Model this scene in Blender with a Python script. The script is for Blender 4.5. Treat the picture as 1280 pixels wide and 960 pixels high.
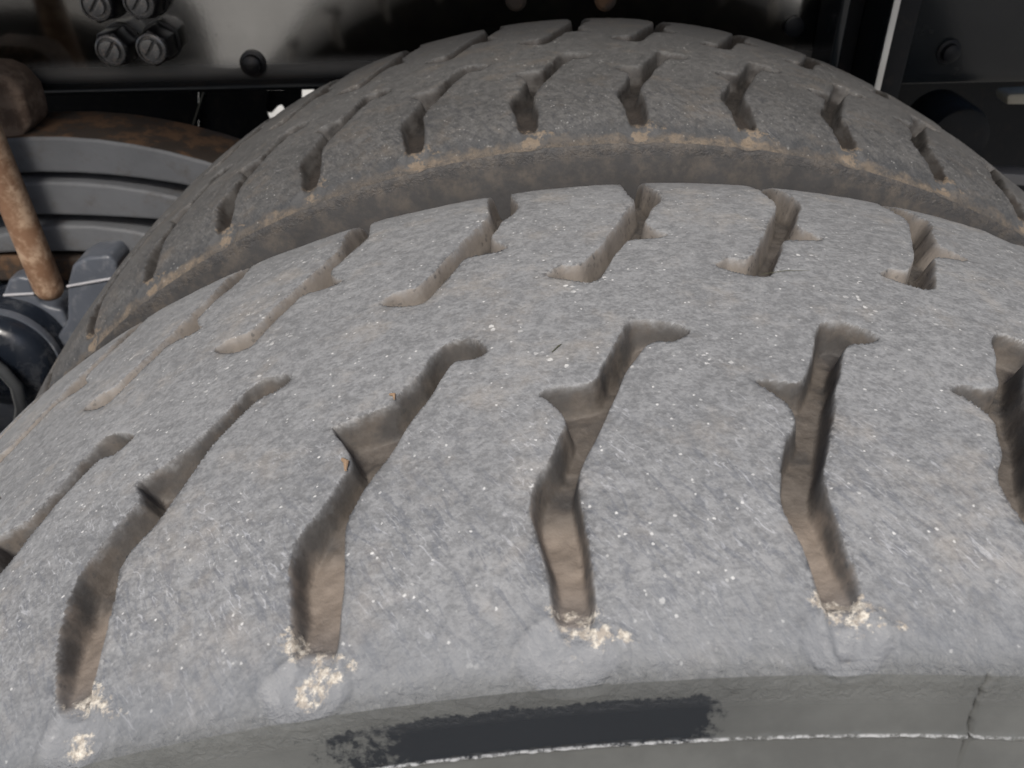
import bpy, math, random
import numpy as np
from mathutils import Matrix, Vector
R_ = math.radians
S = bpy.context.scene
COL = S.collection
for o in list(bpy.data.objects): bpy.data.objects.remove(o)
random.seed(4)

# ------------------------------------------------------------------ camera
# solved from the photograph: hand-held phone above the outer tyre of a twin wheel
DEL = -0.0957                                   # turns the solved frame so that the chassis rail is level
T = Matrix(((math.cos(DEL), 0, math.sin(DEL)), (0, 1, 0), (-math.sin(DEL), 0, math.cos(DEL))))
RM = T @ Matrix(((0.99331366, 0.09978318, 0.05806287), (-0.01096294, 0.58219532, -0.81297504), (-0.11492517, 0.80690267, 0.57939648)))
CAM = T @ Vector((0, -0.25395732, 0.66853066))
FPX = 1046.798
cd = bpy.data.cameras.new('camera'); cam = bpy.data.objects.new('camera', cd); COL.objects.link(cam)
cam.matrix_world = Matrix.Translation(CAM) @ RM.to_4x4()
cd.sensor_width = 36; cd.sensor_fit = 'HORIZONTAL'; cd.lens = FPX / 1280 * 36
cd.clip_start = 0.01; cd.clip_end = 400
cd.dof.use_dof = True; cd.dof.focus_distance = 0.30; cd.dof.aperture_fstop = 26.0
S.camera = cam

# ------------------------------------------------------------------ daylight
SUN_EL, SUN_AZ = R_(50), R_(188)                # azimuth clockwise from +Y: light from the kerb side, left of the camera
w = bpy.data.worlds.new('World'); S.world = w; w.use_nodes = True
nt = w.node_tree; bg = nt.nodes['Background']
sky = nt.nodes.new('ShaderNodeTexSky'); sky.sky_type = 'NISHITA'; sky.sun_disc = False
sky.sun_elevation = SUN_EL; sky.sun_rotation = SUN_AZ; sky.air_density = 1.0; sky.dust_density = 4.0; sky.ozone_density = 1.0
nt.links.new(sky.outputs[0], bg.inputs[0]); bg.inputs[1].default_value = 0.088
sl = bpy.data.lights.new('sun', 'SUN'); sl.energy = 2.1; sl.angle = R_(16); sl.color = (1, .96, .9)
so = bpy.data.objects.new('sun', sl); COL.objects.link(so)
sd_ = Vector((math.sin(SUN_AZ) * math.cos(SUN_EL), math.cos(SUN_AZ) * math.cos(SUN_EL), math.sin(SUN_EL)))
so.rotation_euler = sd_.to_track_quat('Z', 'Y').to_euler()
S.view_settings.view_transform = 'Standard'; S.view_settings.look = 'None'
S.view_settings.exposure = 0.75; S.view_settings.gamma = 1; S.view_settings.use_curve_mapping = False
S.cycles.max_bounces = 6; S.cycles.diffuse_bounces = 4; S.cycles.glossy_bounces = 3

def at(px, py, Y):                              # where the photograph's sight line meets the vertical plane y = Y
    d = RM @ Vector(((px - 640) / FPX, -(py - 480) / FPX, -1))
    return CAM + d * ((Y - CAM.y) / d.y)

# ------------------------------------------------------------------ helpers
def tag(o, label=None, cat=None, group=None, kind=None):
    for k, v in (('label', label), ('category', cat), ('group', group), ('kind', kind)):
        if v: o[k] = v
    return o
def empty(name, loc, **k):
    o = bpy.data.objects.new(name, None); o.empty_display_size = .02; COL.objects.link(o); o.location = loc
    return tag(o, **k)
def link(name, me, mat, parent=None, **k):
    o = bpy.data.objects.new(name, me); COL.objects.link(o)
    if mat and not me.materials: me.materials.append(mat)
    if parent:
        o.parent = parent; o.location = -parent.location
    return tag(o, **k)
class MB:
    def __init__(s): s.v = []; s.f = []
    def add(s, vs, fs):
        n = len(s.v); s.v += [tuple(v) for v in vs]; s.f += [tuple(i + n for i in f) for f in fs]; return s
    def box(s, a, b):
        x0, y0, z0 = a; x1, y1, z1 = b
        return s.add([(x0,y0,z0),(x1,y0,z0),(x1,y1,z0),(x0,y1,z0),(x0,y0,z1),(x1,y0,z1),(x1,y1,z1),(x0,y1,z1)],
                     [(0,3,2,1),(4,5,6,7),(0,1,5,4),(1,2,6,5),(2,3,7,6),(3,0,4,7)])
    def prism(s, poly, y0, y1):                 # polygon in x,z pushed along y
        n = len(poly)
        return s.add([(x, y0, z) for x, z in poly] + [(x, y1, z) for x, z in poly],
                     [tuple(range(n))[::-1], tuple(range(n, 2 * n))] + [(i, (i+1) % n, (i+1) % n + n, i + n) for i in range(n)])
    def tube(s, pts, rad, seg=20, caps=True):
        pts = [Vector(p) for p in pts]
        rr = rad if isinstance(rad, (list, tuple)) else [rad] * len(pts)
        n0 = len(s.v); up = None
        for i, p in enumerate(pts):
            d = (pts[min(i+1, len(pts)-1)] - pts[max(i-1, 0)]).normalized()
            if up is None: up = d.orthogonal().normalized()
            up = (up - d * up.dot(d)).normalized(); sd = d.cross(up)
            for k in range(seg):
                a = 2 * math.pi * k / seg
                s.v.append(tuple(p + (up * math.cos(a) + sd * math.sin(a)) * rr[i]))
        for i in range(len(pts) - 1):
            for k in range(seg):
                a = n0 + i * seg + k; b = n0 + i * seg + (k+1) % seg
                s.f.append((a, b, b + seg, a + seg))
        if caps:
            s.f.append(tuple(range(n0, n0 + seg))[::-1]); m = n0 + (len(pts)-1) * seg; s.f.append(tuple(range(m, m + seg)))
        return s
    def lathe_y(s, c, prof, seg=32, rot=0):     # profile of (radius, y) about an axis along y through c
        n0 = len(s.v)
        for r, y in prof:
            for k in range(seg):
                a = rot + 2 * math.pi * k / seg
                s.v.append((c[0] + r * math.cos(a), c[1] + y, c[2] + r * math.sin(a)))
        for i in range(len(prof) - 1):
            for k in range(seg):
                a = n0 + i * seg + k; b = n0 + i * seg + (k+1) % seg
                s.f.append((a, b, b + seg, a + seg))
        s.f.append(tuple(range(n0, n0 + seg))); m = n0 + (len(prof)-1) * seg; s.f.append(tuple(range(m, m + seg))[::-1])
        return s
    def build(s, name, mat, parent=None, bevel=0, smooth=True, seg=2, **k):
        import bmesh
        me = bpy.data.meshes.new(name); me.from_pydata(s.v, [], s.f)
        bm = bmesh.new(); bm.from_mesh(me); bmesh.ops.recalc_face_normals(bm, faces=bm.faces)
        if bevel:
            bmesh.ops.bevel(bm, geom=[e for e in bm.edges if e.is_manifold and e.calc_face_angle(0) > .6], offset=bevel, segments=seg, affect='EDGES', profile=.6)
        for f in bm.faces: f.smooth = smooth
        for e in bm.edges:
            if e.is_manifold and e.calc_face_angle(0) > .75: e.smooth = False
        bm.to_mesh(me); bm.free()
        return link(name, me, mat, parent, **k)

# ------------------------------------------------------------------ materials
class NT:
    def __init__(s, name, rough=.5, spec=.5, metal=0):
        s.m = bpy.data.materials.new(name); s.m.use_nodes = True; s.t = s.m.node_tree; s.b = s.t.nodes['Principled BSDF']
        s.b.inputs['Roughness'].default_value = rough; s.b.inputs['Specular IOR Level'].default_value = spec
        s.b.inputs['Metallic'].default_value = metal
    def n(s, typ, **k):
        x = s.t.nodes.new('ShaderNode' + typ)
        for a, b in k.items(): setattr(x, a, b)
        return x
    def l(s, a, b): s.t.links.new(a, b)
    def set(s, sock, v):
        if hasattr(v, 'is_output') or hasattr(v, 'links'): s.l(v, sock)
        else: sock.default_value = v
    def math(s, op, a, b=0.0, c=0.0, clamp=False):
        x = s.n('Math', operation=op, use_clamp=clamp); s.set(x.inputs[0], a); s.set(x.inputs[1], b); s.set(x.inputs[2], c); return x.outputs[0]
    def ramp(s, v, lo, hi, a=0.0, b=1.0):
        x = s.n('MapRange', interpolation_type='SMOOTHSTEP'); s.set(x.inputs[0], v)
        for i, q in enumerate((lo, hi, a, b)): s.set(x.inputs[i+1], q)
        return x.outputs[0]
    def noise(s, co, scale, det=3, rough=.55, stretch=None, rot=0, dist=0):
        if stretch or rot:
            mp = s.n('Mapping'); s.l(co, mp.inputs[0]); mp.inputs['Rotation'].default_value = (0, 0, rot)
            mp2 = s.n('Mapping'); s.l(mp.outputs[0], mp2.inputs[0]); mp2.inputs['Scale'].default_value = stretch or (1, 1, 1); co = mp2.outputs[0]
        x = s.n('TexNoise'); s.l(co, x.inputs['Vector']); x.inputs['Scale'].default_value = scale
        x.inputs['Detail'].default_value = det; x.inputs['Roughness'].default_value = rough; x.inputs['Distortion'].default_value = dist
        return x.outputs['Fac']
    def mix(s, f, a, b, mode='MIX'):
        x = s.n('Mix', data_type='RGBA', blend_type=mode); s.set(x.inputs[0], f)
        for i, q in ((6, a), (7, b)):
            s.set(x.inputs[i], (*q, 1) if isinstance(q, tuple) and len(q) == 3 else q)
        return x.outputs[2]
    def attr(s, name): return s.n('Attribute', attribute_name=name).outputs['Fac']
    def bump(s, h, dist, strength=1, prev=None):
        x = s.n('Bump'); x.inputs['Distance'].default_value = dist; s.set(x.inputs['Strength'], strength); s.l(h, x.inputs['Height'])
        if prev: s.l(prev, x.inputs['Normal'])
        return x.outputs[0]
    def color(s, c): s.set(s.b.inputs['Base Color'], (*c, 1) if isinstance(c, tuple) and len(c) == 3 else c)
    def normal(s, x): s.l(x, s.b.inputs['Normal'])

def specks(N, co, scale, size, amount):
    v = N.n('TexVoronoi'); N.l(co, v.inputs['Vector']); v.inputs['Scale'].default_value = scale
    sp = N.n('SeparateColor'); N.l(v.outputs['Color'], sp.inputs[0])
    dn = N.math('ADD', v.outputs['Distance'], N.math('MULTIPLY', N.math('SUBTRACT', N.noise(co, scale * 2.2, 2), .5), size * 1.8))
    near = N.ramp(dn, size, size * .55)
    keep = N.math('LESS_THAN', sp.outputs[0], amount)
    return N.math('MULTIPLY', N.math('MULTIPLY', near, keep), N.ramp(sp.outputs[1], 0, 1, .12, 1))

def tread_material(name, lo, hi, mud, dust, dark_edge, mud_band, speck=1.0):
    N = NT(name, .72, .35)
    uv = N.n('UVMap', uv_map='UVMap').outputs[0]
    ob = N.n('TexCoord').outputs['Object']
    sx = N.n('SeparateXYZ'); N.l(uv, sx.inputs[0]); v = sx.outputs[1]
    g = N.attr('groove'); ed = N.attr('edge')
    fine = N.noise(ob, 720, 2, .6); mid = N.noise(ob, 230, 3, .6); big = N.noise(ob, 22, 3)
    grain = N.math('ADD', N.math('MULTIPLY', fine, .5), N.math('MULTIPLY', mid, .5))
    tone = N.ramp(N.math('ADD', grain, N.math('MULTIPLY', N.math('SUBTRACT', big, .5), .20)), .36, .65)
    c = N.mix(tone, lo, hi)
    # darker clean patches and pale scuffs on the shoulders, running across the tyre
    sh = N.ramp(v, -.045, -.10)
    st = N.noise(uv, 1.0, 4, .7, stretch=(330, 90, 1), rot=R_(-32), dist=1.2)
    st2 = N.noise(uv, 1.0, 3, .6, stretch=(560, 150, 1), rot=R_(-36), dist=1.4)
    patch = N.ramp(N.noise(ob, 45, 3), .38, .60)
    dk = N.math('MULTIPLY', N.math('MULTIPLY', sh, N.ramp(st, .50, .38)), .5)
    c = N.mix(dk, c, (lo[0] * .62, lo[1] * .66, lo[2] * .76))
    sc = N.math('MULTIPLY', N.math('MULTIPLY', N.math('MULTIPLY', N.ramp(st2, .56, .70), patch), N.ramp(v, -.02, -.08, .12, 1)), .5)
    c = N.mix(sc, c, (hi[0] * 1.9, hi[1] * 1.9, hi[2] * 1.95))
    # straw-coloured dust film
    c = N.mix(N.math('MULTIPLY', N.ramp(N.noise(ob, 38, 4, .7), .5, .75), .28), c, dust)
    # dark, scrubbed line right at the shoulder
    if dark_edge:
        e = N.math('MULTIPLY', N.ramp(N.math('ADD', v, N.math('MULTIPLY', N.math('SUBTRACT', N.noise(ob, 90, 4, .7), .5), .020)), -.122, -.138), dark_edge)
        c = N.mix(e, c, (.030, .033, .037))
    # pale mineral specks
    s1 = specks(N, ob, 620, .32, .07); s2 = specks(N, ob, 290, .15, .10)
    s3 = N.math('MULTIPLY', specks(N, ob, 420, .45, .40), N.ramp(N.noise(ob, 42, 2), .62, .70))
    top = N.ramp(g, .5, .1)
    c = N.mix(N.math('MULTIPLY', N.math('MULTIPLY', N.math('MAXIMUM', N.math('MAXIMUM', s1, s2), s3), top), .75 * speck, clamp=True), c, (.62, .62, .6))
    lipn = N.math('MULTIPLY', N.math('MULTIPLY', ed, N.ramp(N.noise(ob, 480, 4, .7), .45, .58)), N.math('MULTIPLY', N.ramp(N.noise(ob, 28, 2), .38, .62), .75))
    c = N.mix(lipn, c, (.05, .05, .052))
    # mud in the grooves
    md = N.math('ADD', g, N.math('MULTIPLY', N.math('SUBTRACT', N.noise(ob, 170, 3, .6), .5), .6))
    gm = N.math('MULTIPLY', N.ramp(g, .17, .32), N.ramp(md, .12, .55))
    mc = N.mix(N.ramp(N.noise(ob, 420, 3, .6), .35, .65), (mud[0] * .82, mud[1] * .81, mud[2] * .80), mud)
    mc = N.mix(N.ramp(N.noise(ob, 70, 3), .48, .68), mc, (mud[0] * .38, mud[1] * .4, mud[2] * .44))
    mc = N.mix(N.math('MULTIPLY', N.math('MULTIPLY', N.ramp(v, .02, .05), N.ramp(g, .85, .98)), .6), mc, (.035, .030, .026))  # inner-row floors coloured darker to deepen their shadow
    low = N.ramp(v, -.090, -.100)
    mc = N.mix(N.math('MULTIPLY', low, .3 if mud_band else .55), mc, (mud[0] * 3.0, mud[1] * 2.9, mud[2] * 2.8))
    mc = N.mix(N.math('MULTIPLY', N.math('MULTIPLY', N.ramp(v, .012, .03), N.ramp(g, .95, .7)), .75), mc, (mud[0] * 2.3, mud[1] * 2.4, mud[2] * 2.5))
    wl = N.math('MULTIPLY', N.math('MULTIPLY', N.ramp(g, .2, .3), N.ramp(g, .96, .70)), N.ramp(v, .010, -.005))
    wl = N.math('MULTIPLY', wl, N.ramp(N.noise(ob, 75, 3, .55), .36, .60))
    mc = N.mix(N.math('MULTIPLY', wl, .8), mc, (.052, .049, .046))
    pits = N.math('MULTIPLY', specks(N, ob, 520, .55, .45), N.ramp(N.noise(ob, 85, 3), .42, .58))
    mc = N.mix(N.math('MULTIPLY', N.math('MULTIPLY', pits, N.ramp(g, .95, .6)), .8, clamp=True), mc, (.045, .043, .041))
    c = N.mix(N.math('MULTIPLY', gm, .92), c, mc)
    rim = N.ramp(N.math('ADD', v, N.math('MULTIPLY', N.math('SUBTRACT', N.noise(ob, 130, 4, .7), .5), .008)), -.1345, -.1462)
    if not mud_band:
        sb = N.math('MULTIPLY', N.ramp(N.math('ADD', v, N.math('MULTIPLY', N.math('SUBTRACT', N.noise(ob, 70, 4, .7), .5), .022)), -.112, -.140), .6)
        c = N.mix(sb, c, (.112, .120, .130))
    c = N.mix(N.math('MULTIPLY', rim, .85), c, (.045, .041, .037) if mud_band else (.085, .088, .087))
    c = N.mix(N.math('MULTIPLY', N.ramp(N.attr('pad'), .1, .9), .6), c, (lo[0]*1.15, lo[1]*1.17, lo[2]*1.2))
    # crusts of dried mud at the groove ends
    cr = N.attr('crust')
    crm = N.ramp(N.math('ADD', cr, N.math('MULTIPLY', N.math('SUBTRACT', N.noise(ob, 300, 4, .75), .5), 2.8)), .40, .80)
    c = N.mix(N.math('MULTIPLY', N.math('MULTIPLY', crm, N.ramp(cr, .02, .3)), .9), c, N.mix(N.ramp(N.noise(ob, 500, 3, .7), .4, .7), (dust[0]*.8, dust[1]*.8, dust[2]*.8), (.60, .56, .48)) if not mud_band else dust)
    if mud_band:
        vv = N.math('ADD', v, N.math('MULTIPLY', N.math('SUBTRACT', N.noise(ob, 60, 4, .7), .5), .022))
        b = N.math('MULTIPLY', N.ramp(vv, -.134, -.139), N.ramp(vv, -.160, -.147))
        b = N.math('MULTIPLY', b, N.math('MULTIPLY', N.ramp(N.noise(ob, 150, 5, .75), .30, .66), N.ramp(N.noise(ob, 18, 3), .38, .58, .35, 1.1)))
        c = N.mix(N.math('MULTIPLY', b, mud_band), c, dust)
    N.color(c)
    N.l(N.math('SUBTRACT', N.ramp(tone, 0, 1, .62, .8), N.math('MULTIPLY', N.ramp(v, -.09, -.135), 0.0 if mud_band else .10)), N.b.inputs['Roughness'])
    h = N.math('ADD', N.math('MULTIPLY', fine, .35), N.math('MULTIPLY', mid, 1.0))
    n1 = N.bump(h, .0007, N.ramp(g, .15, .4, .8, .25))
    n1 = N.bump(N.noise(uv, 1.0, 3, .6, stretch=(260, 1100, 1)), .0006, .9, n1) if False else n1
    n1 = N.bump(N.noise(uv, 1.0, 4, .6, stretch=(420, 620, 1), dist=.8), .0012, N.math('MULTIPLY', N.math('MULTIPLY', N.ramp(v, -.136, -.143), N.ramp(v, -.152, -.147)), .9), n1)
    n1 = N.bump(N.noise(ob, 300, 3, .6), .0010, N.math('MULTIPLY', N.math('MAXIMUM', N.math('MULTIPLY', gm, N.ramp(g, .7, .98, .12, .5)), N.ramp(cr, .1, .5)), .9), n1)
    N.normal(n1)
    return N.m

def sidewall_material(name, film, blackish, u0, u1, v0, v1, dusty):
    N = NT(name, .3, .42)
    uv = N.n('UVMap', uv_map='UVMap').outputs[0]; ob = N.n('TexCoord').outputs['Object']
    sx = N.n('SeparateXYZ'); N.l(uv, sx.inputs[0]); u, v = sx.outputs[0], sx.outputs[1]
    wob = N.math('MULTIPLY', N.math('SUBTRACT', N.noise(ob, 260, 5, .75), .5), .012)
    uu = N.math('ADD', u, N.math('MULTIPLY', wob, 3.2)); vv = N.math('ADD', v, N.math('MULTIPLY', wob, .35))
    B = N.math('MULTIPLY', N.math('MULTIPLY', N.ramp(u, u0 - .045, u0 + .045), N.ramp(u, u1 + .012, u1 - .018)),
               N.math('MULTIPLY', N.ramp(vv, v1 + .0020, v1 - .0020), N.ramp(vv, v0, v0 + .0010)))
    m = N.ramp(N.math('ADD', B, N.math('MULTIPLY', N.math('SUBTRACT', N.math('MULTIPLY', N.math('ADD', N.noise(ob, 420, 5, .75), N.noise(ob, 90, 3)), .5), .5), 2.4)), .36, .66)
    m = N.math('MULTIPLY', m, N.ramp(B, 0, .12))
    f = N.mix(N.ramp(N.noise(ob, 45, 4, .6), .35, .65), (film[0]*.8, film[1]*.8, film[2]*.8), film)
    B2 = N.math('MULTIPLY', N.math('MULTIPLY', N.ramp(u, u0 - .03, u0 + .09), N.ramp(u, u1 + .05, u1 - .06)), N.ramp(v, v0 - .001, v0 + .001))
    f = N.mix(N.math('MULTIPLY', B2, N.ramp(N.noise(ob, 60, 3), .3, .7, .55, .9)), f, (film[0]*.35, film[1]*.36, film[2]*.38))
    c = N.mix(m, f, blackish)  # ragged blackish patch along the lower side wall
    rg = N.attr('crust')
    sc = N.math('MULTIPLY', N.ramp(rg, .2, .7), N.ramp(N.noise(ob, 400, 4, .75), .38, .6))
    c = N.mix(N.math('MULTIPLY', sc, .7), c, (.42, .43, .44))
    c = N.mix(N.ramp(N.attr('crack'), .2, .8), c, (.01, .01, .01))
    if dusty:
        b = N.math('MULTIPLY', N.ramp(N.noise(ob, 85, 5, .75), .40, .72), N.ramp(v, -.172, -.154))
        c = N.mix(N.math('MULTIPLY', b, .4), c, (.12, .098, .075))
    N.color(c)
    rg_ = N.ramp(m, 0, 1, .6 if dusty else .27, .16)
    N.l(rg_ if dusty else N.math('MAXIMUM', rg_, N.ramp(v, -.1525, -.1478, 0, .7)), N.b.inputs['Roughness'])
    n = N.bump(N.noise(ob, 300, 3, .6), .0003, .5)
    N.normal(N.bump(N.noise(uv, 1.0, 4, .6, stretch=(420, 620, 1), dist=.8), .0009, N.math('MULTIPLY', N.ramp(v, -.1515, -.1480), .8), n))
    return N.m

# ---- groove outlines, milliradians round the tyre / millimetres across it, each as it is worn
OUT = {
  1: [(-401.1, -49.9), (-386.3, -47.6), (-372.9, -43.5), (-360.5, -37.4), (-349.7, -28.3), (-340.2, -18.4), (-328.3, -12.2), (-313.5, -11.7), (-299.7, -16.7), (-308.9, -22.1), (-322.5, -24.2), (-329.1, -28.5), (-336.2, -33.2), (-349.5, -46.9), (-358.4, -61.7), (-365.4, -74.0), (-373.9, -79.6), (-381.3, -86.4), (-376.9, -99.4), (-374.1, -114.7), (-374.8, -124.8), (-383.5, -125.2), (-394.1, -121.8), (-407.0, -110.5), (-412.7, -93.9), (-410.8, -84.0), (-401.5, -73.2), (-392.6, -64.5), (-387.2, -59.3)],
  2: [(-390.3, -51.3), (-383.1, -49.8), (-375.9, -48.5), (-368.6, -47.2), (-361.4, -45.9), (-353.0, -44.2), (-346.5, -38.0), (-336.1, -31.0), (-329.4, -22.4), (-323.5, -16.2), (-314.4, -13.6), (-303.7, -15.2), (-290.4, -23.8), (-298.0, -28.0), (-306.9, -28.0), (-314.6, -28.6), (-319.3, -32.9), (-328.1, -44.2), (-337.7, -54.5), (-345.6, -64.2), (-353.3, -73.2), (-362.1, -82.6), (-366.5, -90.6), (-368.1, -95.6), (-366.4, -107.6), (-365.2, -119.1), (-366.5, -126.2), (-377.0, -127.1), (-388.8, -125.8), (-393.5, -116.6), (-397.5, -104.4), (-398.0, -95.9), (-392.3, -90.2), (-382.4, -83.2), (-376.0, -74.5), (-372.3, -68.8), (-376.0, -61.7)],
  3: [(-388.7, -51.1), (-382.6, -48.5), (-377.1, -47.6), (-367.4, -47.8), (-356.6, -47.0), (-353.1, -45.2), (-348.6, -38.9), (-343.1, -33.3), (-336.9, -25.4), (-330.5, -17.1), (-325.0, -14.0), (-315.5, -13.6), (-304.5, -16.0), (-295.0, -19.1), (-288.7, -22.6), (-296.3, -26.5), (-302.7, -28.9), (-311.5, -28.0), (-317.9, -28.7), (-324.3, -34.0), (-333.1, -42.8), (-342.1, -54.0), (-350.4, -64.3), (-360.8, -76.7), (-367.6, -85.3), (-368.6, -87.6), (-369.9, -92.1), (-368.6, -98.4), (-367.6, -105.6), (-366.6, -112.3), (-367.3, -118.4), (-369.5, -126.0), (-375.2, -126.6), (-384.9, -126.5), (-388.5, -122.5), (-389.9, -117.3), (-392.3, -109.7), (-394.4, -102.7), (-396.6, -97.3), (-395.1, -91.2), (-391.3, -85.7), (-386.8, -82.0), (-383.1, -78.7), (-380.5, -73.8), (-377.5, -68.8), (-374.5, -65.5), (-375.0, -61.4), (-379.2, -57.3), (-384.1, -53.9)],
  4: [(-388.2, -50.6), (-380.7, -49.3), (-371.5, -50.0), (-362.1, -50.4), (-356.9, -47.8), (-349.4, -39.2), (-340.6, -28.8), (-332.0, -18.8), (-326.3, -15.7), (-315.2, -15.2), (-305.9, -17.5), (-298.8, -21.0), (-294.5, -25.1), (-306.5, -28.7), (-315.6, -28.4), (-321.1, -30.8), (-329.0, -38.6), (-339.2, -51.1), (-350.3, -65.7), (-358.6, -75.8), (-366.9, -85.0), (-369.6, -88.4), (-371.8, -96.5), (-371.6, -105.3), (-371.2, -112.6), (-371.2, -118.7), (-372.0, -123.2), (-375.0, -126.4), (-381.8, -126.9), (-389.2, -126.6), (-391.3, -122.0), (-393.2, -116.8), (-394.0, -110.6), (-395.9, -105.2), (-397.1, -99.4), (-395.3, -94.0), (-391.1, -88.4), (-392.2, -87.6), (-386.4, -80.8), (-381.0, -75.1), (-376.0, -70.6), (-373.8, -65.1), (-375.2, -59.7), (-381.4, -55.0)],
}
PITCH, PHI = 0.1247032, -0.6765465
OFF_O = [-.0024, -.0013, .0042, .0034, .0012, -.0051]
OFF_I = [-.0053, -.0038, .0063, .0052, .0016, -.0040]
OFF_F = [-.0015, -.0047, .0005, .0068, .0049, .0017, -.0021, -.0057]
PH2 = 0.1180024; TWIN = 0.34198
RT, WT, C1, C2 = 0.52, 0.14, 0.0076344, 0.0103966
def rad(y):
    u = np.abs(y) / WT
    return RT - C1 * u**2 - C2 * u**8

# profile: (y, r) polyline, s = arc length from the crown
yt = np.linspace(-.1400, .1400, 561)
side = [(.1412, .5000), (.1424, .4960), (.1436, .4912), (.1448, .4862), (.1462, .4800), (.1495, .465), (.1540, .445), (.158, .42), (.1595, .39), (.155, .36), (.143, .33), (.128, .305), (.118, .290), (.10, .286)]
ys = np.concatenate([[-a for a, b in side][::-1], yt, [a for a, b in side]])
rs = np.concatenate([[b for a, b in side][::-1], rad(yt), [b for a, b in side]])
ss = np.concatenate([[0], np.cumsum(np.hypot(np.diff(ys), np.diff(rs)))]); ss -= np.interp(0, yt, ss[len(side):len(side)+561])
def s_of_y(y): return np.interp(y, yt, ss[len(side):len(side)+561])
S_EDGE = float(s_of_y(.14))

def vnoise(x, y, seed):                         # cheap value noise
    xi = np.floor(x).astype(np.int64); yi = np.floor(y).astype(np.int64); fx = x - xi; fy = y - yi
    fx = fx*fx*(3-2*fx); fy = fy*fy*(3-2*fy)
    def h(a, b):
        n = (a * 374761393 + b * 668265263 + seed * 974711) & 0x7fffffff
        n = ((n ^ (n >> 13)) * 1274126177) & 0x7fffffff
        return ((n ^ (n >> 16)) & 0xffff) / 65535.0
    return (h(xi, yi)*(1-fx) + h(xi+1, yi)*fx)*(1-fy) + (h(xi, yi+1)*(1-fx) + h(xi+1, yi+1)*fx)*fy - .5

def sdist(px, py, poly):                        # signed distance, positive inside
    a = np.asarray(poly); b = np.roll(a, -1, 0); d = np.full(px.shape, 1e9); ins = np.zeros(px.shape, bool)
    for (ax, ay), (bx, by) in zip(a, b):
        ex, ey = bx-ax, by-ay; L = ex*ex+ey*ey + 1e-18
        t = np.clip(((px-ax)*ex + (py-ay)*ey) / L, 0, 1)
        d = np.minimum(d, (px-ax-t*ex)**2 + (py-ay-t*ey)**2)
        c = ((ay > py) != (by > py)) & (px < (bx-ax)*(py-ay)/((by-ay)+1e-18) + ax); ins ^= c
    return np.where(ins, 1, -1) * np.sqrt(d)
def chaikin(p, n=1):
    p = np.asarray(p, float)
    for _ in range(n):
        q = np.roll(p, -1, 0); p = np.stack([p*.75+q*.25, p*.25+q*.75], 1).reshape(-1, 2)
    return p

master = [(a / 1000 - OFF_O[3], b / 1000) for a, b in OUT[3]]
mi = [(PHI - a, -b) for a, b in master]         # the inner row is the outer one turned half round
open_i = []
for a, b in mi:
    if b > .119:
        b = .185
    open_i.append((a, b))
cy = np.array([-.127, -.11, -.09, -.07, -.05, -.035, -.02, -.012]); ct = np.array([-.385, -.386, -.388, -.372, -.352, -.335, -.315, -.300])   # groove centre line

def polys(far, ph):
    """all grooves of one tyre: list of (row, centre angle offset, polygon in (u, s))"""
    res = []
    total, near = 50, list(range(-6, 9))
    pos = {k: k * PITCH for k in near}
    rest = total - len(near); step = (2 * math.pi - (near[-1] - near[0]) * PITCH) / (rest + 1)
    for j in range(1, rest + 1): pos[near[-1] + j] = near[-1] * PITCH + j * step
    for k, a in sorted(pos.items()):
        if far:
            off = OFF_F[k+1] if -1 <= k <= 6 else (OFF_F[0] if k < -1 else OFF_F[7]) if k in near else 0
            oo = oi = off; po = master
        else:
            oo = (OFF_O[k] if 0 <= k <= 5 else OFF_O[0 if k < 0 else 5]) if k in near else 0
            oi = (OFF_I[k] if 0 <= k <= 5 else OFF_I[0 if k < 0 else 5]) if k in near else 0
            if k in OUT: po = [(x/1000, y/1000) for x, y in OUT[k]]; oo = 0
            else: po = master
        po = [(x_, y_ - .012 if y_ < -.119 else y_) for x_, y_ in po]
        for row, pp, o in (('o', po, oo), ('i', open_i, oi)):
            q = [((x + a + o + ph + DEL) * RT, float(s_of_y(y)) if abs(y) < .14 else math.copysign(S_EDGE + abs(y) - .14, y)) for x, y in pp]
            res.append((row, k, (a + o + ph + DEL) * RT, chaikin(q, 1)))
    return res

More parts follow.
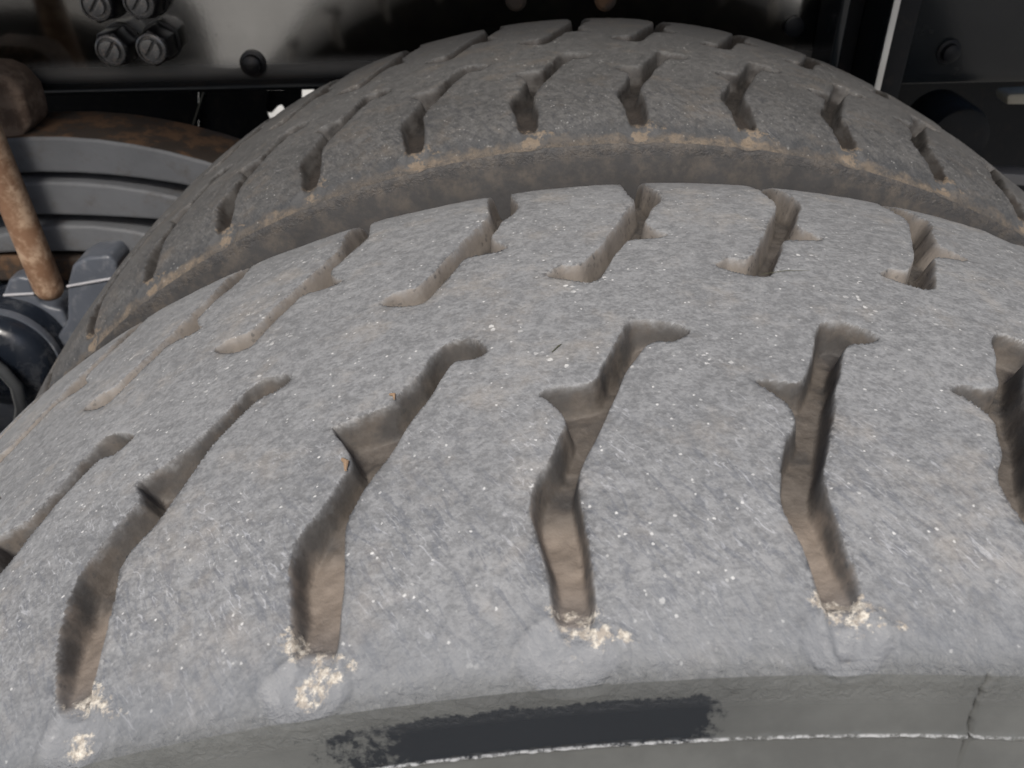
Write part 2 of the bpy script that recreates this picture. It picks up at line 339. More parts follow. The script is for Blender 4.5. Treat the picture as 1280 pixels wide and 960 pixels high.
def build_tyre(name, yoff, ph, far, dense, du, dv, mats, label, seed, extra=None):
    import time; t0 = time.time()
    # ---- samples
    a0, a1 = dense[0] + DEL, dense[1] + DEL
    nd = int((a1 - a0) * RT / du); nc = int((2 * math.pi - (a1 - a0)) * RT / .010)
    th = np.concatenate([np.linspace(a0, a1, nd, endpoint=False), np.linspace(a1, a0 + 2 * math.pi, nc, endpoint=False)])
    se = S_EDGE
    fine = np.linspace(-se - .020, se + .004, int((2 * se + .024) / dv))
    lo = np.linspace(ss[0], -se - .0206, 26); hi = np.linspace(se + .0046, ss[-1], 30)
    sv = np.concatenate([lo, fine, hi])
    U, V = np.meshgrid(th * RT, sv)             # rows: v, cols: u
    G = np.full(U.shape, -.05); E = np.zeros(U.shape); FL = np.zeros(U.shape)
    Cx = np.zeros(U.shape); Pd = np.zeros(U.shape)
    gl = polys(far, ph)
    per = 2 * math.pi * RT
    umin, umax = th[0] * RT, th[0] * RT + per
    pads = []
    ucols = th * RT
    wallf = lambda U, V: np.where(V < 0, .0026, .0030) * (1 + .6 * vnoise(U*60, V*60, seed+9))
    def warp(U, V):
        a_ = .0012 if not far else .0009
        return (U + a_ * vnoise(U*90, V*90, seed) + .0003 * vnoise(U*200, V*200, seed+1), V + a_ * vnoise(U*90, V*90, seed+2) + .0003 * vnoise(U*200, V*200, seed+3))
    def field(U, V, first):
        wu, wv = warp(U, V); G = np.full(U.shape, -.05); GID = np.zeros(U.shape, int)
        for row, k, uc, pg in gl:
            for sh in (-per, 0, per):
                x0, x1 = pg[:, 0].min() + sh - .012, pg[:, 0].max() + sh + .012
                if x1 < umin or x0 > umax: continue
                i0, i1 = np.searchsorted(ucols, [x0, x1])
                j0, j1 = np.searchsorted(sv, [pg[:, 1].min() - .012, pg[:, 1].max() + .012])
                if i1 - i0 < 1 or j1 - j0 < 1: continue
                sub = sdist(wu[j0:j1, i0:i1], wv[j0:j1, i0:i1], pg + [[sh, 0]]) + (.0007 if far else 0)
                GID[j0:j1, i0:i1] = np.where(sub > G[j0:j1, i0:i1], (400 if row == 'o' else 600) + k + 10, GID[j0:j1, i0:i1])
                G[j0:j1, i0:i1] = np.maximum(G[j0:j1, i0:i1], sub)
        return G, GID
    for row, k, uc, pg in gl:
        if row == 'o': pads.append((k, uc - .383 * RT))
    G, GID = field(U, V, True)
    # ---- draw grid points towards the groove walls so that they stay crisp
    cell = np.abs(np.gradient(U, axis=1)); du0 = np.maximum(np.gradient(U, axis=1), 1e-9); dv0 = np.maximum(np.gradient(V, axis=0), 1e-9)
    gu = np.gradient(G, axis=1) / du0; gv = np.gradient(G, axis=0) / dv0; gm2 = np.hypot(gu, gv)
    wl = wallf(U, V); x = G - wl / 2; A = wl / 2 + .0026
    x2 = np.where(np.abs(x) < A, x * np.abs(x / A)**.7, x)
    k_ = np.clip((gm2 - .75) / .2, 0, 1) * (cell < .003) * np.clip((S_EDGE - np.abs(V)) / .003, 0, 1)
    mv = (x2 - x) * k_ / np.maximum(gm2, .5)
    U = U + mv * gu / np.maximum(gm2, .5); V = V + mv * gv / np.maximum(gm2, .5)
    G, GID = field(U, V, False)
    # ---- depth of the groove, floor higher towards the shoulder
    Y = np.interp(V, ss, ys); Rr = np.interp(V, ss, rs)
    aY = np.abs(Y); vy = np.abs(V)
    fl_r = np.interp(aY, [0, .086, .096, .112, .120, .127, .131, .15], [.5085, .5066, .5050, .5052, .5058, .5070, .5075, .5075])
    fl_in = np.interp(aY, [0, .09, .12, .14, .1412, .1424, .1436, .15], [.5085, .5042, .4992, .490, .4895, .4895, .489, .48])
    fl = np.where(Y > 0, fl_in, fl_r)
    depth = np.clip(Rr - fl, 0, .02); shallow = np.clip(depth / .0030, 0, 1)
    wall = wallf(U, V)
    t = np.clip(G / wall, 0, 1); prof = t * t * (3 - 2 * t)
    D = -depth * prof
    # mud lumps lying in the grooves
    D += np.clip(t, 0, 1)**3 * (.0020 * vnoise(U*110, V*110, seed+4) + .0007 * vnoise(U*320, V*320, seed+5))
    # ---- softly worn lips and gentle unevenness of the running surface
    D -= .0004 * np.exp(-np.clip(-G, 0, 1) / .0014) * (G <= 0) * (1 + 1.2 * vnoise(U*70, V*70, seed+6))
    D += .0006 * vnoise(U*35, V*35, seed+7) + .00022 * vnoise(U*220, V*220, seed+8) * (vy < se + .004)
    # ---- crusts and round pads at the outer groove mouths, ridges on the side wall
    m = vy > se - .004
    D += np.where((V < -se + .006), .0005 * vnoise(U*300, V*420, seed+11) * np.clip((-V - se + .012) / .008, 0, 1) * np.clip((se + .007 + V) / .004, 0, 1), 0)
    t_ = t
    for k, pu in pads:
        for sh in (-per, 0, per):
            if not (umin - .03 < pu + sh < umax + .03): continue
            i0, i1 = np.searchsorted(ucols, [pu + sh - .03, pu + sh + .03]); sl_ = (slice(None), slice(i0, i1))
            j = (k * 7 + seed) % 5
            sp_ = float(s_of_y(.1345)); sc_ = float(s_of_y(.1275))
            du_ = U[sl_] - pu - sh; dv_ = V[sl_] + sp_
            wob_ = vnoise(U[sl_]*150, V[sl_]*150, seed+12)
            q = (du_ / (.0105 + .0005 * j))**2 + (dv_ / .0080)**2 + .5 * wob_
            zz = np.clip((1.15 - q) / .9, 0, 1); bl_ = zz * zz * (3 - 2 * zz)
            D[sl_] += -.0010 * bl_ + .0004 * np.exp(-((q - 1.15) / .22)**2)
            Pd[sl_] = np.maximum(Pd[sl_], np.clip((1.1 - q) / .35, 0, 1))
            q2 = ((du_ - .002) / .0100)**2 + ((V[sl_] + sc_ - .0010 + .35 * du_ * (j % 3)) / .0058)**2
            q4 = ((du_ - .010) / (.008 + .003 * (j % 2)))**2 + ((V[sl_] + sc_ + .0030 + .35 * (du_ - .010)) / .0028)**2
            cc = np.clip(1.25 - q2 + .7 * wob_, 0, 1) * .75; cc = np.maximum(cc, np.clip(1.2 - q4 + .7 * wob_, 0, 1) * .6)
            cn = np.clip(.5 + 1.1 * vnoise(U[sl_]*260, V[sl_]*260, seed+13) + .5 * vnoise(U[sl_]*600, V[sl_]*600, seed+14), 0, 1)
            D[sl_] += .0008 * cc * cn
            q3 = ((du_ - .001) / .0060)**2 + ((dv_ + .001) / .0045)**2 + .8 * wob_
            Cx[sl_] = np.maximum(Cx[sl_], np.maximum(cc * .8, np.clip(1.2 - q3, 0, 1) * ([.7, .25, .75, .2, .15][j] if not far else [1, .8, .95, .7, 1][j])))
    cr = np.zeros(U.shape)
    if extra: D, Cx, cr = extra(U, V, D, Cx, cr)
    # ---- to space
    ny = np.gradient(rs, ss); nr = -np.gradient(ys, ss)      # outward normal of the profile is (dr/ds, -dy/ds) flipped
    Ny = -np.interp(V, ss, ny); Nr = -np.interp(V, ss, nr)
    L = np.hypot(Ny, Nr); Ny /= L; Nr /= L
    gin = (G > -.004)
    Ny = np.where(gin & (vy < se + .012), Ny * .15, Ny); L = np.hypot(Ny, Nr); Nr = np.where(L > 0, Nr / L, 1); Ny = Ny / L
    Rf = Rr + Nr * D; Yf = Y + Ny * D; TH = U / RT
    X = np.stack([Rf * np.sin(TH), Yf, Rf * np.cos(TH)], -1)
    H, W = U.shape
    # ---- normals (wraps round in u)
    dU = np.roll(X, -1, 1) - np.roll(X, 1, 1); dV = np.empty_like(X); dV[1:-1] = X[2:] - X[:-2]; dV[0] = X[1] - X[0]; dV[-1] = X[-1] - X[-2]
    NRM = np.cross(dU, dV); NRM /= np.linalg.norm(NRM, axis=-1, keepdims=True) + 1e-12
    for _ in range(1):
        NRM = .5 * NRM + .25 * (np.roll(NRM, 1, 1) + np.roll(NRM, -1, 1)); NRM[1:-1] = .5 * NRM[1:-1] + .25 * (NRM[:-2] + NRM[2:])
    NRM /= np.linalg.norm(NRM, axis=-1, keepdims=True) + 1e-12
    if (NRM[H//2] * np.stack([np.sin(TH[H//2]), 0*TH[H//2], np.cos(TH[H//2])], -1)).sum(-1).mean() < 0: NRM = -NRM
    # ---- faces and which part owns them
    J, I = np.meshgrid(np.arange(H-1), np.arange(W), indexing='ij'); I2 = (I + 1) % W
    quads = np.stack([J*W+I, J*W+I2, (J+1)*W+I2, (J+1)*W+I], -1).reshape(-1, 4)
    fv = V[:-1]; fth = TH[:-1]; fg = G[:-1]; fy = Y[:-1]
    part = np.zeros(fv.shape, int)              # 0 centre rib
    cyy = cy
    def idx(y_, th_, row):
        if row == 'o': c = np.interp(y_, cy, ct); cent = np.array(sorted((uc / RT, k) for r, k, uc, _ in gl if r == 'o'))
        else: c = PHI - np.interp(-y_, cy, ct); cent = np.array(sorted((uc / RT, k) for r, k, uc, _ in gl if r == 'i'))
        base = cent[:, 0]; z = (th_ - c - base[0]) % (2 * math.pi)
        return np.searchsorted(base - base[0], z, side='right')
    RB = .0185
    mo = (fy < -RB) & (np.abs(fv) <= se); mn = (fy > RB) & (np.abs(fv) <= se)
    part[mo] = 100 + idx(fy[mo], fth[mo], 'o'); part[mn] = 200 + idx(fy[mn], fth[mn], 'i')
    gm_ = (fg > .0022) & (fy > -.1295) & (np.abs(fv) <= se) & (GID[:-1] > 0); part[gm_] = GID[:-1][gm_]
    part[fv < -se - .0002] = 2; part[fv > se + .0002] = 3
    part = part.reshape(-1)
    Xf = X.reshape(-1, 3); Nf = NRM.reshape(-1, 3); Uf = U.reshape(-1); Vf = V.reshape(-1); Cf = Cx.reshape(-1); CRf = cr.reshape(-1); Pf = Pd.reshape(-1)
    Gf = np.clip(np.where(G > 0, (.25 + .75 * t) * np.where(Y < 0, shallow, 1), np.exp(-np.clip(-G, 0, 1) / .0012) * .16 * shallow), 0, 1).reshape(-1)
    Ef = np.exp(-(np.abs(G) / .0016)).reshape(-1)
    root = empty(name, (0, yoff, 0), label=label, cat='tyre', group='twin tyres on one truck axle')
    names = {0: ('centre_rib', 0), 2: ('sidewall', 1), 3: ('sidewall', 1)}
    for pid in np.unique(part):
        q = quads[part == pid]; vi, inv = np.unique(q.reshape(-1), return_inverse=True)
        nm, mt = names.get(int(pid), ('groove_floor' if pid >= 400 else 'shoulder_block', 0))
        me = bpy.data.meshes.new(nm); nq = len(q)
        me.vertices.add(len(vi)); me.vertices.foreach_set('co', Xf[vi].astype(np.float32).ravel())
        me.loops.add(nq * 4); me.loops.foreach_set('vertex_index', inv.astype(np.int32).ravel())
        me.polygons.add(nq); me.polygons.foreach_set('loop_start', (np.arange(nq) * 4).astype(np.int32))
        me.polygons.foreach_set('use_smooth', np.ones(nq, bool))
        me.update(calc_edges=True)
        uvl = me.uv_layers.new(name='UVMap'); lv = vi[inv.reshape(-1)]
        uu = Uf[lv].copy(); q0 = uu.reshape(-1, 4); q0[q0[:, 0] - q0[:, 1] > 1] += 0
        uvl.data.foreach_set('uv', np.stack([uu, Vf[lv]], -1).astype(np.float32).ravel())
        for an, arr in (('groove', Gf), ('edge', Ef), ('crust', Cf), ('crack', CRf), ('pad', Pf)):
            at_ = me.attributes.new(an, 'FLOAT', 'POINT'); at_.data.foreach_set('value', arr[vi].astype(np.float32))
        me.normals_split_custom_set_from_vertices(Nf[vi].astype(np.float32))
        me.materials.append(mats[mt])
        o = bpy.data.objects.new(nm, me); COL.objects.link(o); o.parent = root
    print(name, 'verts', H * W, 'time', round(time.time() - t0, 1))
    return root

def side_uv(px, py):                            # photograph point -> (u, s) on the outer side wall of the near tyre
    y = -.1435
    n = len(side); yy_, rr_, s_ = ys[:n+1], rs[:n+1], ss[:n+1]
    for _ in range(25):
        X = at(px, py, y); r = math.hypot(X.x, X.z); y = .5 * y + .5 * float(np.interp(r, rr_, yy_))
    return math.atan2(X.x, X.z) * RT, float(np.interp(r, rr_, s_))

RID = [side_uv(900, 923)[1], side_uv(900, 946)[1]]
CRACK = [[side_uv(*q) for q in c] for c in ([(1236, 846), (1226, 872), (1215, 900), (1210, 912), (1214, 926), (1207, 937)], [(1160, 944), (1185, 940), (1207, 938), (1235, 943), (1279, 952)])]
def near_extra(U, V, D, Cx, cr):
    for q, (rr, wd, ht) in enumerate([(RID[0], .0006, .0007), (RID[1], .0009, .0010)]):
        b = np.exp(-((V - rr) / wd)**2)
        D = D + ht * b * (1 + .8 * vnoise(U*500, V*300, 40+q)); Cx = np.maximum(Cx, np.where(V < -S_EDGE - .004, b * .9, 0))
    D = D - .0012 * np.clip((RID[0] - V) / .003, 0, 1) * (V < -S_EDGE) * (V > RID[1] - .02)
    for c in CRACK:
        for (ax, ay), (bx, by) in zip(c[:-1], c[1:]):
            ex, ey = bx-ax, by-ay; L = ex*ex+ey*ey
            t = np.clip(((U-ax)*ex + (V-ay)*ey) / L, 0, 1); d = np.hypot(U-ax-t*ex + .0016 * vnoise(U*500, V*500, 50), V-ay-t*ey)
            k = np.clip(1.2 - d / .00050, 0, 1); cr = np.maximum(cr, k)
    D = D - .0022 * cr
    return D, Cx, cr

tread_near = tread_material('dusty_worn_rubber', (.148, .151, .154), (.226, .230, .233), (.092, .078, .065), (.34, .30, .25), 0, 0)
tread_far = tread_material('shaded_worn_rubber', (.054, .054, .054), (.096, .095, .094), (.018, .015, .013), (.155, .123, .091), .6, .75, .5)  # far copy: overhead shade put into darker rubber and groove mud colours
pu0, pv1 = side_uv(415, 905); pu1, _ = side_uv(905, 885); pv1 = side_uv(700, 881)[1]; pv0 = side_uv(700, 938)[1]
side_near = sidewall_material('side_rubber_with_dark_patch', (.080, .083, .080), (.005, .007, .010), pu0, pu1, pv0, pv1, False)
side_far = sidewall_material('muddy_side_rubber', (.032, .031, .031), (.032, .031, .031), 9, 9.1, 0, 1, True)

build_tyre('truck_tyre', 0, 0, False, (-.95, .42), .00053, .00055, (tread_near, side_near),
           'nearer grey dusty worn truck tyre with zigzag tread grooves, filling the foreground', 3, near_extra)
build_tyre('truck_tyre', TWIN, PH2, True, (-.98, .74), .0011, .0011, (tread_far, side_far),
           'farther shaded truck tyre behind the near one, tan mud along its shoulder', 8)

# ------------------------------------------------------------------ background materials
def paint(name, col, rough, dirt=None, amount=.3, spec=.5, bump_=.0002, scale=60, lo=.5, hi=.7):
    N = NT(name, rough, spec); ob = N.n('TexCoord').outputs['Object']
    c = N.mix(N.ramp(N.noise(ob, 14, 4), .3, .7), (col[0]*.8, col[1]*.8, col[2]*.8), col)
    if dirt:
        m = N.math('MULTIPLY', N.ramp(N.noise(ob, scale, 5, .7), lo, hi), amount)
        c = N.mix(m, c, dirt); N.l(N.math('ADD', rough, N.math('MULTIPLY', m, .6), clamp=True), N.b.inputs['Roughness'])
    N.color(c); N.normal(N.bump(N.noise(ob, 240, 3, .6), bump_, .6)); return N.m
black_gloss = paint('black_chassis_paint', (.008, .010, .012), .14, (.08, .07, .06), .12, .35, .00004, 90, .6, .75)
rail_paint = paint('mirror_smooth_chassis_paint', (.36, .355, .34), .11, (.10, .09, .08), .10, .6, .00003, 130, .62, .7)
rail_paint.node_tree.nodes['Principled BSDF'].inputs['Metallic'].default_value = 1
black_dull = paint('black_underbody_paint', (.006, .007, .009), .5, (.04, .032, .026), .3, .15)
nut_paint = paint('black_nut_paint', (.007, .007, .008), .38, (.06, .055, .05), .2, .25, .0002, 200)
stud_metal = paint('worn_stud_paint', (.085, .085, .085), .24, (.18, .12, .07), .4, .8, .0002, 240)
leaf_paint = paint('grey_leaf_paint', (.120, .125, .133), .55, (.075, .065, .055), .5, .3, .0008, 34, .50, .72)
rust_top = paint('rusty_leaf_top', (.045, .036, .030), .8, (.11, .065, .038), .8, .2, .0008, 30, .46, .60)
rust_rod = paint('orange_rust', (.22, .125, .075), .7, (.46, .34, .24), .75, .3, .0008, 60, .42, .66)
mud_iron = paint('mud_caked_iron', (.10, .068, .05), .8, (.20, .15, .115), .7, .3, .0015, 60, .42, .62)
cast_paint = paint('blue_grey_casting_paint', (.085, .095, .115), .38, (.25, .25, .26), .35, .5, .0004, 80)
dark_cyl = paint('blue_black_paint', (.012, .016, .024), .25, (.2, .2, .2), .12, .5, .0003, 60)
beige = paint('beige_plastic', (.30, .28, .23), .5, (.2, .17, .12), .3)

# ------------------------------------------------------------------ chassis rail
YR = .60
zr = at(240, 126, YR).z
rail = empty('chassis_rail', (0, YR, zr), label='long black glossy chassis rail behind the tyres, with big nuts on its face', cat='chassis rail')
m = MB()
fil = [(YR + .085, zr), (YR + .034, zr)] + [(YR + .034 - .034 * math.sin(a), zr + .034 - .034 * math.cos(a)) for a in np.linspace(.12, math.pi / 2, 12)] + [(YR, zr + .27)]
n_ = len(fil); m.add([(x, y, z) for x in (-1.6, 1.6) for y, z in fil + [(y + .008, z + .008) if i > 12 else (y, z + .008) if i < 2 else (YR + .034 - .026 * math.sin(a_), zr + .034 - .026 * math.cos(a_)) for i, (y, z) in list(enumerate(fil))[::-1] for a_ in [np.linspace(.12, math.pi / 2, 12)[min(max(i - 2, 0), 11)]]]],
      [(i, (i + 1) % (2 * n_), (i + 1) % (2 * n_) + 2 * n_, i + 2 * n_) for i in range(2 * n_)] + [tuple(range(2 * n_))[::-1], tuple(range(2 * n_, 4 * n_))])
m.build('web', rail_paint, rail)
tr = rail_paint.node_tree; gz = tr.nodes.new('ShaderNodeNewGeometry'); sz = tr.nodes.new('ShaderNodeSeparateXYZ'); mz = tr.nodes.new('ShaderNodeMapRange')
tr.links.new(gz.outputs['Position'], sz.inputs[0]); tr.links.new(sz.outputs[2], mz.inputs[0]); mz.interpolation_type = 'SMOOTHSTEP'
for q_, v_ in zip((1, 2, 3, 4), (zr + .016, zr + .044, .0, 1.0)): mz.inputs[q_].default_value = v_
tr.links.new(mz.outputs[0], tr.nodes['Principled BSDF'].inputs['Metallic'])
mm_ = tr.nodes.new('ShaderNodeMix'); mm_.data_type = 'RGBA'; old = tr.nodes['Principled BSDF'].inputs['Base Color'].links[0].from_socket
mm_.inputs[6].default_value = (.01, .012, .014, 1); tr.links.new(mz.outputs[0], mm_.inputs[0]); tr.links.new(old, mm_.inputs[7]); tr.links.new(mm_.outputs[2], tr.nodes['Principled BSDF'].inputs['Base Color'])  # bottom bend blackened in colour and metallic, painting in its dark reflection
m = MB(); m.box((-1.6, YR + .0005, zr + .264), (1.6, YR + .085, zr + .272)); m.build('upper_flange', black_gloss, rail, bevel=.003)
def nut(px, py, L=.030, r=.0175, rot=.2):
    b = at(px, py, YR - L - .004)               # the photograph shows the outer end
    c = (b.x, YR, b.z)
    m = MB(); m.lathe_y(c, [(r * 1.04, 0), (r * 1.04, -.003)], 28); m.lathe_y(c, [(r, -.003), (r, -L * .86), (r * .9, -L)], 6, rot)
    n = m.build('nut', nut_paint, rail, bevel=.0012)
    m = MB(); m.lathe_y(c, [(r * .78, -L + .001), (r * .78, -L - .003), (r * .68, -L - .004), (r * .66, -L - .001)], 28)
    m.build('nut_collar', stud_metal, None).parent = n
    m = MB()
    for sgn in (-1, 1):                         # stud end with a slot across it
        pts = [(c[0] + r*.52*math.cos(a + .9 + (0 if sgn > 0 else math.pi)), c[2] + r*.52*math.sin(a + .9 + (0 if sgn > 0 else math.pi))) for a in np.linspace(.16, math.pi - .16, 12)]
        m.prism(pts, YR - L - .006, YR - L + .004)
    m.build('stud_end', stud_metal, None, bevel=.0008).parent = n
    for ch in n.children: ch.location = (0, 0, 0)
for px, py, rt in ((137, 64, .15), (188, 62, .5), (118, 7, .3), (172, 4, .1)): nut(px, py, rot=rt)
b = at(314, 82, YR - .008)
m = MB(); m.lathe_y((b.x, YR, b.z), [(.0125, 0), (.0125, -.003), (.0095, -.004), (.0085, -.008), (.004, -.0105)], 24); m.build('rail_rivet', nut_paint, rail)
b = at(1191, 68, YR - .016)
m = MB(); m.lathe_y((b.x, YR - .006, b.z), [(.0115, 0), (.0115, -.002), (.0085, -.003), (.008, -.009), (.004, -.011)], 24); m.build('rail_rivet', black_dull, rail)
for px in (645, 757):
    b = at(px, 0, YR - .008)
    m = MB(); m.lathe_y((b.x, YR, b.z), [(.010, 0), (.010, -.008), (.007, -.011)], 20); m.build('bolt_end', rust_top, rail)

# ------------------------------------------------------------------ upright angle bracket on the rail, right of the tyres
yb = YR - .075
xb = at(1103, 60, yb).x; z0, z1 = zr - .09, zr + .27
br = empty('cross_member_bracket', (xb, YR, z0), label='black upright bracket with a pale painted highlight on its edge standing right of the far tyre', cat='bracket')
m = MB(); m.box((xb, yb, z0), (xb + .0075, YR - .001, z1)); m.build('gusset_plate', black_gloss, br, bevel=.0025, seg=3)
m = MB(); m.box((xb + .0005, yb - .0015, z0), (xb + .0062, yb - .0002, z1)); m.build('edge_highlight', paint('painted_edge_glint', (.46, .46, .44), .35), br, bevel=.0005)  # pale strip stands in for the glossy highlight on the plate edge
x2 = at(1045, 40, yb + .02).x
m = MB(); xr = x3p = at(1128, 60, YR - .02).x
pl_ = [(YR - .0008, zr + .27), (YR - .0058, zr + .27), (YR - .0058, zr + .012), (YR - .0005, zr + .0005), (YR + .03, zr - .004), (YR + .03, zr - .0005), (YR + .006, zr + .0015), (YR - .0008, zr + .010)]
m.add([(x, y, z) for x in (xr, 1.6) for y, z in pl_], [(i, (i + 1) % 8, (i + 1) % 8 + 8, i + 8) for i in range(8)] + [tuple(range(8))[::-1], tuple(range(8, 16))])
m.build('reinforcement_plate', black_gloss, rail, bevel=.0012)
m = MB(); m.box((x2, yb + .02, z0), (x2 + .009, YR - .001, z1)); m.build('side_plate', black_gloss, br, bevel=.0025, seg=3)
m = MB(); m.box((x2 + .0092, YR - .016, z0 + .002), (xb - .0002, YR - .0015, z1 - .002)); m.build('back_plate', black_dull, br, bevel=.002)
m = MB(); b = at(1030, 38, YR - .02); m.lathe_y((x2 - .022, YR - .001, b.z), [(.009, 0), (.009, -.005), (.007, -.006)], 20); m.build('bolt_head', black_dull, br)
x3 = at(1140, 60, YR - .02).x
m = MB(); m.box((xb + .008, YR - .018, z0), (x3, YR - .0015, z1)); m.build('front_plate', black_dull, br, bevel=.003)

# ------------------------------------------------------------------ leaf spring
YS = .535
sp = empty('leaf_spring', (at(60, 250, YS).x, YS, at(60, 250, YS).z), label='stack of grey steel spring leaves with a rusty top, left of the tyres', cat='leaf spring')
def leaf(top, bot, mat_side, name='spring_leaf', x0=-1.0, x1=.25, topmat=None):
    P = [at(x, y, YS) for x, y in top]; Q = [at(x, y, YS) for x, y in bot]
    ct_ = np.polyfit([p.x for p in P], [p.z for p in P], 2); cb_ = np.polyfit([p.x for p in Q], [p.z for p in Q], 2)
    xm = P[0].x
    xs = np.linspace(x0, x1, 40)
    def ev(c, x):                               # no run-away outside the seen stretch
        a, b_ = P[0].x - .1, P[-1].x + .05
        xc = min(max(x, a), b_); return np.polyval(c, xc) + (x - xc) * np.polyval(np.polyder(c), xc)
    vs = []
    for x in xs:
        zt, zb = ev(ct_, x), ev(cb_, x)
        vs += [(x, YS, zb), (x, YS, zt), (x, YS + .08, zt), (x, YS + .08, zb)]
    fs = []
    for i in range(len(xs) - 1):
        for k in range(4):
            a = i*4 + k; b_ = i*4 + (k+1) % 4; fs.append((a, b_, b_+4, a+4))
    fs += [(0, 1, 2, 3), tuple((len(xs)-1)*4 + k for k in (3, 2, 1, 0))]
    mm = MB(); mm.add(vs, fs); o = mm.build(name, mat_side, sp, bevel=.004, seg=3)
    if topmat:
        o.data.materials.append(topmat)
        for f in o.data.polygons:
            if abs(f.normal.z) > .75 and f.center.z > (ev(ct_, f.center.x) + ev(cb_, f.center.x)) / 2: f.material_index = 1
    return o
leaf([(20, 172), (150, 178), (270, 206)], [(20, 217), (150, 221), (250, 236)], leaf_paint, topmat=rust_top)
leaf([(30, 228), (130, 231), (235, 250)], [(50, 269), (120, 271), (205, 276)], leaf_paint)
leaf([(60, 283), (120, 283), (190, 294)], [(70, 315), (120, 316), (170, 319)], leaf_paint)
leaf([(0, 322), (60, 323), (130, 324)], [(0, 352), (60, 352), (130, 352)], rust_top)

# saddle block and U-bolt over the spring
A = [at(x, y, YS + .006) for x, y in ((-70, 212), (-70, 84), (-12, 88), (8, 96), (27, 118), (34, 140), (38, 158), (14, 190), (-12, 206))]
m = MB(); m.prism([(a.x, a.z) for a in A], YS + .006, YS + .05)
sad = m.build('spring_saddle', mud_iron, bevel=.006, seg=3, label='brown mud-caked iron saddle block on top of the spring leaves', cat='spring saddle')
ub = empty('u_bolt', tuple(at(72, 375, YS - .03)), label='thick orange-rusted rod of the U-bolt crossing in front of the leaves', cat='u-bolt')
tip = at(66, 372, YS - .03); top = at(2, 215, YS - .03)
def lerp(a, b, t): return a + (b - a) * t
m = MB(); dr = (tip - top).normalized(); r0 = .0145
m.tube([top - dr * .12, top, lerp(top, tip, .5), tip - dr * .012, tip - dr * .005, tip - dr * .001, tip], [r0, r0, r0, r0, r0 * .86, r0 * .6, r0 * .2], 28)
m.build('rod', rust_rod, ub)

# ------------------------------------------------------------------ axle bracket casting and brake cylinder at the left
YC = .50
def poly(pts, Y): return [(at(x, y, Y).x, at(x, y, Y).z) for x, y in pts]
axb = empty('axle_bracket', tuple(at(110, 420, YC)), label='blue-grey cast bracket with two lugs under the rusty rod', cat='bracket')
m = MB(); m.prism(poly([(84, 356), (90, 332), (108, 322), (136, 320), (146, 330), (147, 345), (150, 470), (60, 560), (60, 440), (84, 400)], YC), YC, YC + .06)
m.build('lug', cast_paint, axb, bevel=.004, seg=3)
m = MB(); m.prism(poly([(4, 367), (10, 351), (22, 346), (38, 349), (43, 366), (50, 380), (60, 384), (78, 388), (90, 420), (110, 560), (-60, 560), (-60, 380), (0, 376)], YC + .015), YC + .015, YC + .08)
m.build('lug', cast_paint, axb, bevel=.004, seg=3)
bright = paint('pale_highlight', (.38, .38, .40), .3, None, spec=.6)
for a_, b_, y_ in (((84, 358), (146, 347), YC), ((5, 369), (43, 367), YC + .015)):
    p, q = at(*a_, y_ - .0005), at(*b_, y_ - .0005); m = MB(); m.tube([p, q], .0015, 10); m.build('highlight_line', bright, axb)  # pale tubes drawn as the bright highlights along the lug tops
cc = at(-6, 462, YC - .04)
cyl = empty('brake_cylinder', tuple(cc), label='round blue-black brake cylinder at the left edge below the spring', cat='brake cylinder')
m = MB(); rr = abs(at(60, 462, YC - .04).x - cc.x)
m.lathe_y((cc.x, cc.y + .0, cc.z), [(rr * .35, -.004), (rr * .8, 0), (rr * .93, .006), (rr, .016), (rr, .10)], 48); m.build('housing', dark_cyl, cyl)
m = MB(); m.lathe_y((cc.x, cc.y, cc.z), [(rr * 1.04, .022), (rr * 1.05, .026), (rr * 1.04, .030)], 48); m.build('clamp_ring', cast_paint, cyl)
hp = [at(x, y, YC - .06) for x, y in ((-30, 440), (2, 462), (20, 482), (27, 510), (20, 560))]
m = MB(); m.tube(hp, .006, 14); h = m.build('air_pipe', paint('scuffed_pipe', (.08, .085, .09), .3), label='thin scuffed grey air pipe bending across the blue-black cylinder', cat='pipe')

# ------------------------------------------------------------------ darker things far under the vehicle
def far_px(pts, Y, th, name, mat, **k):
    m = MB(); m.prism(poly(pts, Y), Y, Y + th); return m.build(name, mat, bevel=.003, **k)
# added sheets keep the view behind the rail dark; two ragged gaps let the daylight from the other side through
YP = .95
pn = empty('dark_blocker', tuple(at(240, 200, YP)), label='added black blocker sheets under the rail with a small ragged gap showing daylight', cat='blocker')
def part_px(pts, Y, th, name, mat, par):
    m = MB(); m.prism(poly(pts, Y), Y, Y + th); return m.build(name, mat, par, bevel=.0015)
part_px([(-300, -60), (247, -60), (247, 560), (-300, 560)], YP, .006, 'blocker_sheet', black_dull, pn)
part_px([(248, -60), (332, -60), (334, 120), (333, 140), (339, 155), (352, 148), (362, 143), (362, 560), (248, 560)], YP + .01, .006, 'blocker_sheet', black_dull, pn)
part_px([(334, -60), (377, -60), (377, 130), (362, 144), (357, 139), (352, 131), (347, 133), (340, 141), (332.5, 141), (334, 120)], YP + .02, .006, 'blocker_sheet', black_dull, pn)
part_px([(362, 144), (378, 130), (390, 127), (400, 119), (400, 560), (362, 560)], YP + .03, .006, 'blocker_sheet', black_dull, pn)
part_px([(392, -60), (1500, -60), (1500, 560), (392, 560)], YP + .05, .006, 'blocker_sheet', black_dull, pn)
m = MB(); p, q = at(252, 128, YP - .03), at(240, 165, YP - .03); m.tube([p + (p - q), q - (p - q)], .0035, 8)
m.build('brake_pipe', black_gloss, label='thin dark pipe in the gap between rail and spring top', cat='pipe')
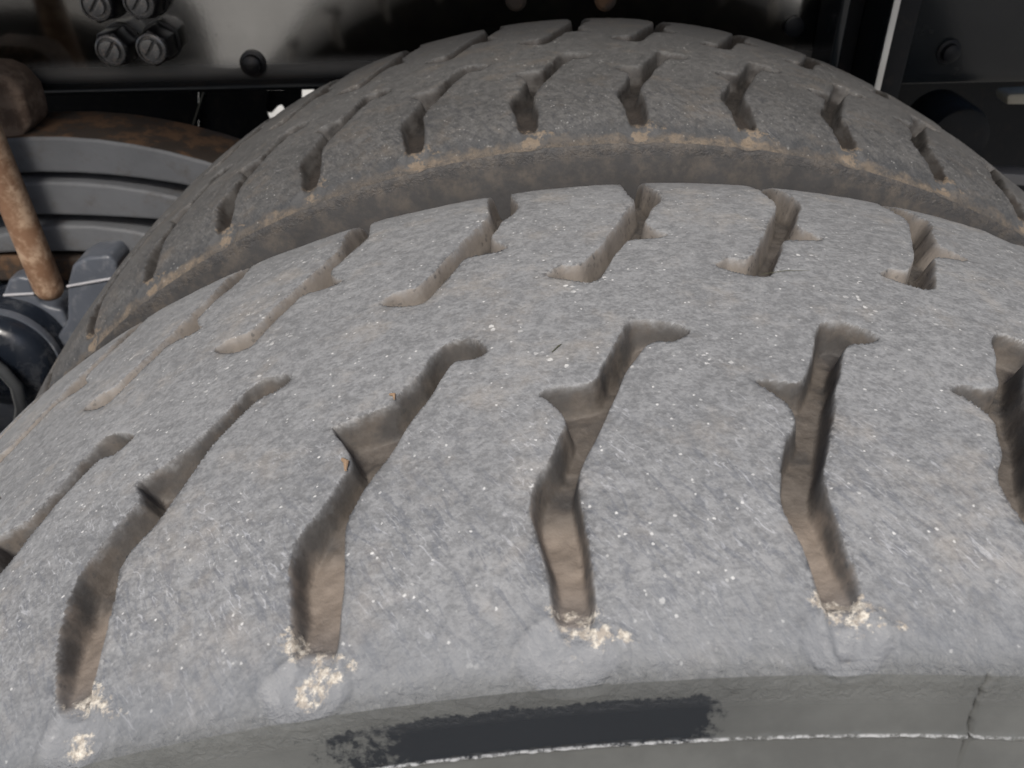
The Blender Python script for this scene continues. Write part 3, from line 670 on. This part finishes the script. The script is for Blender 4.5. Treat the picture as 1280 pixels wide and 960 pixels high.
bx = far_px([(1262, 118), (1300, 116), (1300, 131), (1259, 131), (1259, 122)], .75, .03, 'cable_connector', beige, label='beige plastic connector poking in under the rail at the right edge', cat='connector')
m = MB(); c = at(1200, 176, .78); m.lathe_y((c.x, .78, c.z), [(.028, 0), (.038, .004), (.041, .015), (.041, .08)], 36)
m.build('air_reservoir', black_dull, label='dark rounded end of an air tank low at the right behind the far tyre', cat='air tank')
far_px([(1180, 213), (1300, 219), (1300, 234), (1180, 226)], .76, .03, 'cross_bar', paint('grey_bar_paint', (.10, .10, .105), .5), label='dull grey bar low at the right edge, behind the far tyre', cat='bar')

# ------------------------------------------------------------------ unseen load bed, built to shade everything behind the near tyre, and ground
m = MB(); m.box((-2.6, .10, .88), (3.2, 1.35, .93))
bed = m.build('unseen_load_bed', black_dull, bevel=.004, label='black underside of the unseen load bed, built above for its shade', cat='load bed')
m = MB(); m.prism([(-1.5, -.3), (-.56, -.3), (-.555, .30), (-.562, .345), (-.585, .385), (-.63, .412), (-.69, .425), (-1.5, .425)], -.02, .28)
m.build('reflection_blocker', black_dull, bevel=.02, seg=4, label='black block added out of view to darken the reflection at the left of the rail', cat='reflection_blocker')  # unseen blocker placed only to darken the mirrored left of the rail
m = MB(); m.box((-6, 2.35, -.504), (6, 2.55, .35)); m.build('added_white_wall', paint('added_wall_white', (.80, .80, .78), .8), bevel=.01, label='white wall added beyond the truck to brighten the speck in the gap', cat='wall')  # invented wall, catches the sun so the gap shows white
G_ = NT('pale_concrete', .85, .3); ob = G_.n('TexCoord').outputs['Object']
G_.color(G_.mix(G_.ramp(G_.noise(ob, 3, 6, .7), .35, .7), (.30, .295, .28), (.42, .41, .39))); G_.normal(G_.bump(G_.noise(ob, 60, 4), .003, .6))
m = MB(); m.add([(-80, -80, -.505), (80, -80, -.505), (80, 80, -.505), (-80, 80, -.505)], [(0, 1, 2, 3)]); m.build('ground', G_.m, kind='structure')

# ------------------------------------------------------------------ small litter lying on the near tyre
def tread_at(px, py, lift=0):
    d = RM @ Vector(((px - 640) / FPX, -(py - 480) / FPX, -1)); t = .02
    while t < 1.5:
        X = CAM + d * t
        if math.hypot(X.x, X.z) < float(rad(np.float64(X.y))) + lift: return X
        t += .0002
    return X
straw = paint('dry_straw', (.28, .19, .12), .7); fibre = paint('dark_fibre', (.06, .06, .03), .7)
for (a_, b_, r_, mt, nm, lb, ct__) in (((428, 574), (432, 588), .0009, straw, 'husk', 'tiny orange husk stuck at the notch of a groove, left of centre', 'husk'),
                                  ((487, 493), (493, 499), .0006, straw, 'seed_scrap', 'tiny tan scrap on the lip of the curved groove, left of centre', 'scrap'),
                                  ((690, 440), (702, 430), .00022, fibre, 'dry_stem', 'short dark stem lying on the tread left of the hook-shaped groove', 'stem'),
                                  ((950, 343), (1012, 338), .00012, fibre, 'hair', 'thin curved dark hair on the tread near the middle of the inner grooves', 'hair')):
    p, q = tread_at(*a_, .0006), tread_at(*b_, .0006); mid_ = (p + q) / 2 + Vector((.0006, .0008, .0003))
    m = MB(); m.tube([p, mid_, q], [r_ * .6, r_, r_ * .4], 8); m.build(nm, mt, label=lb, cat=ct__)
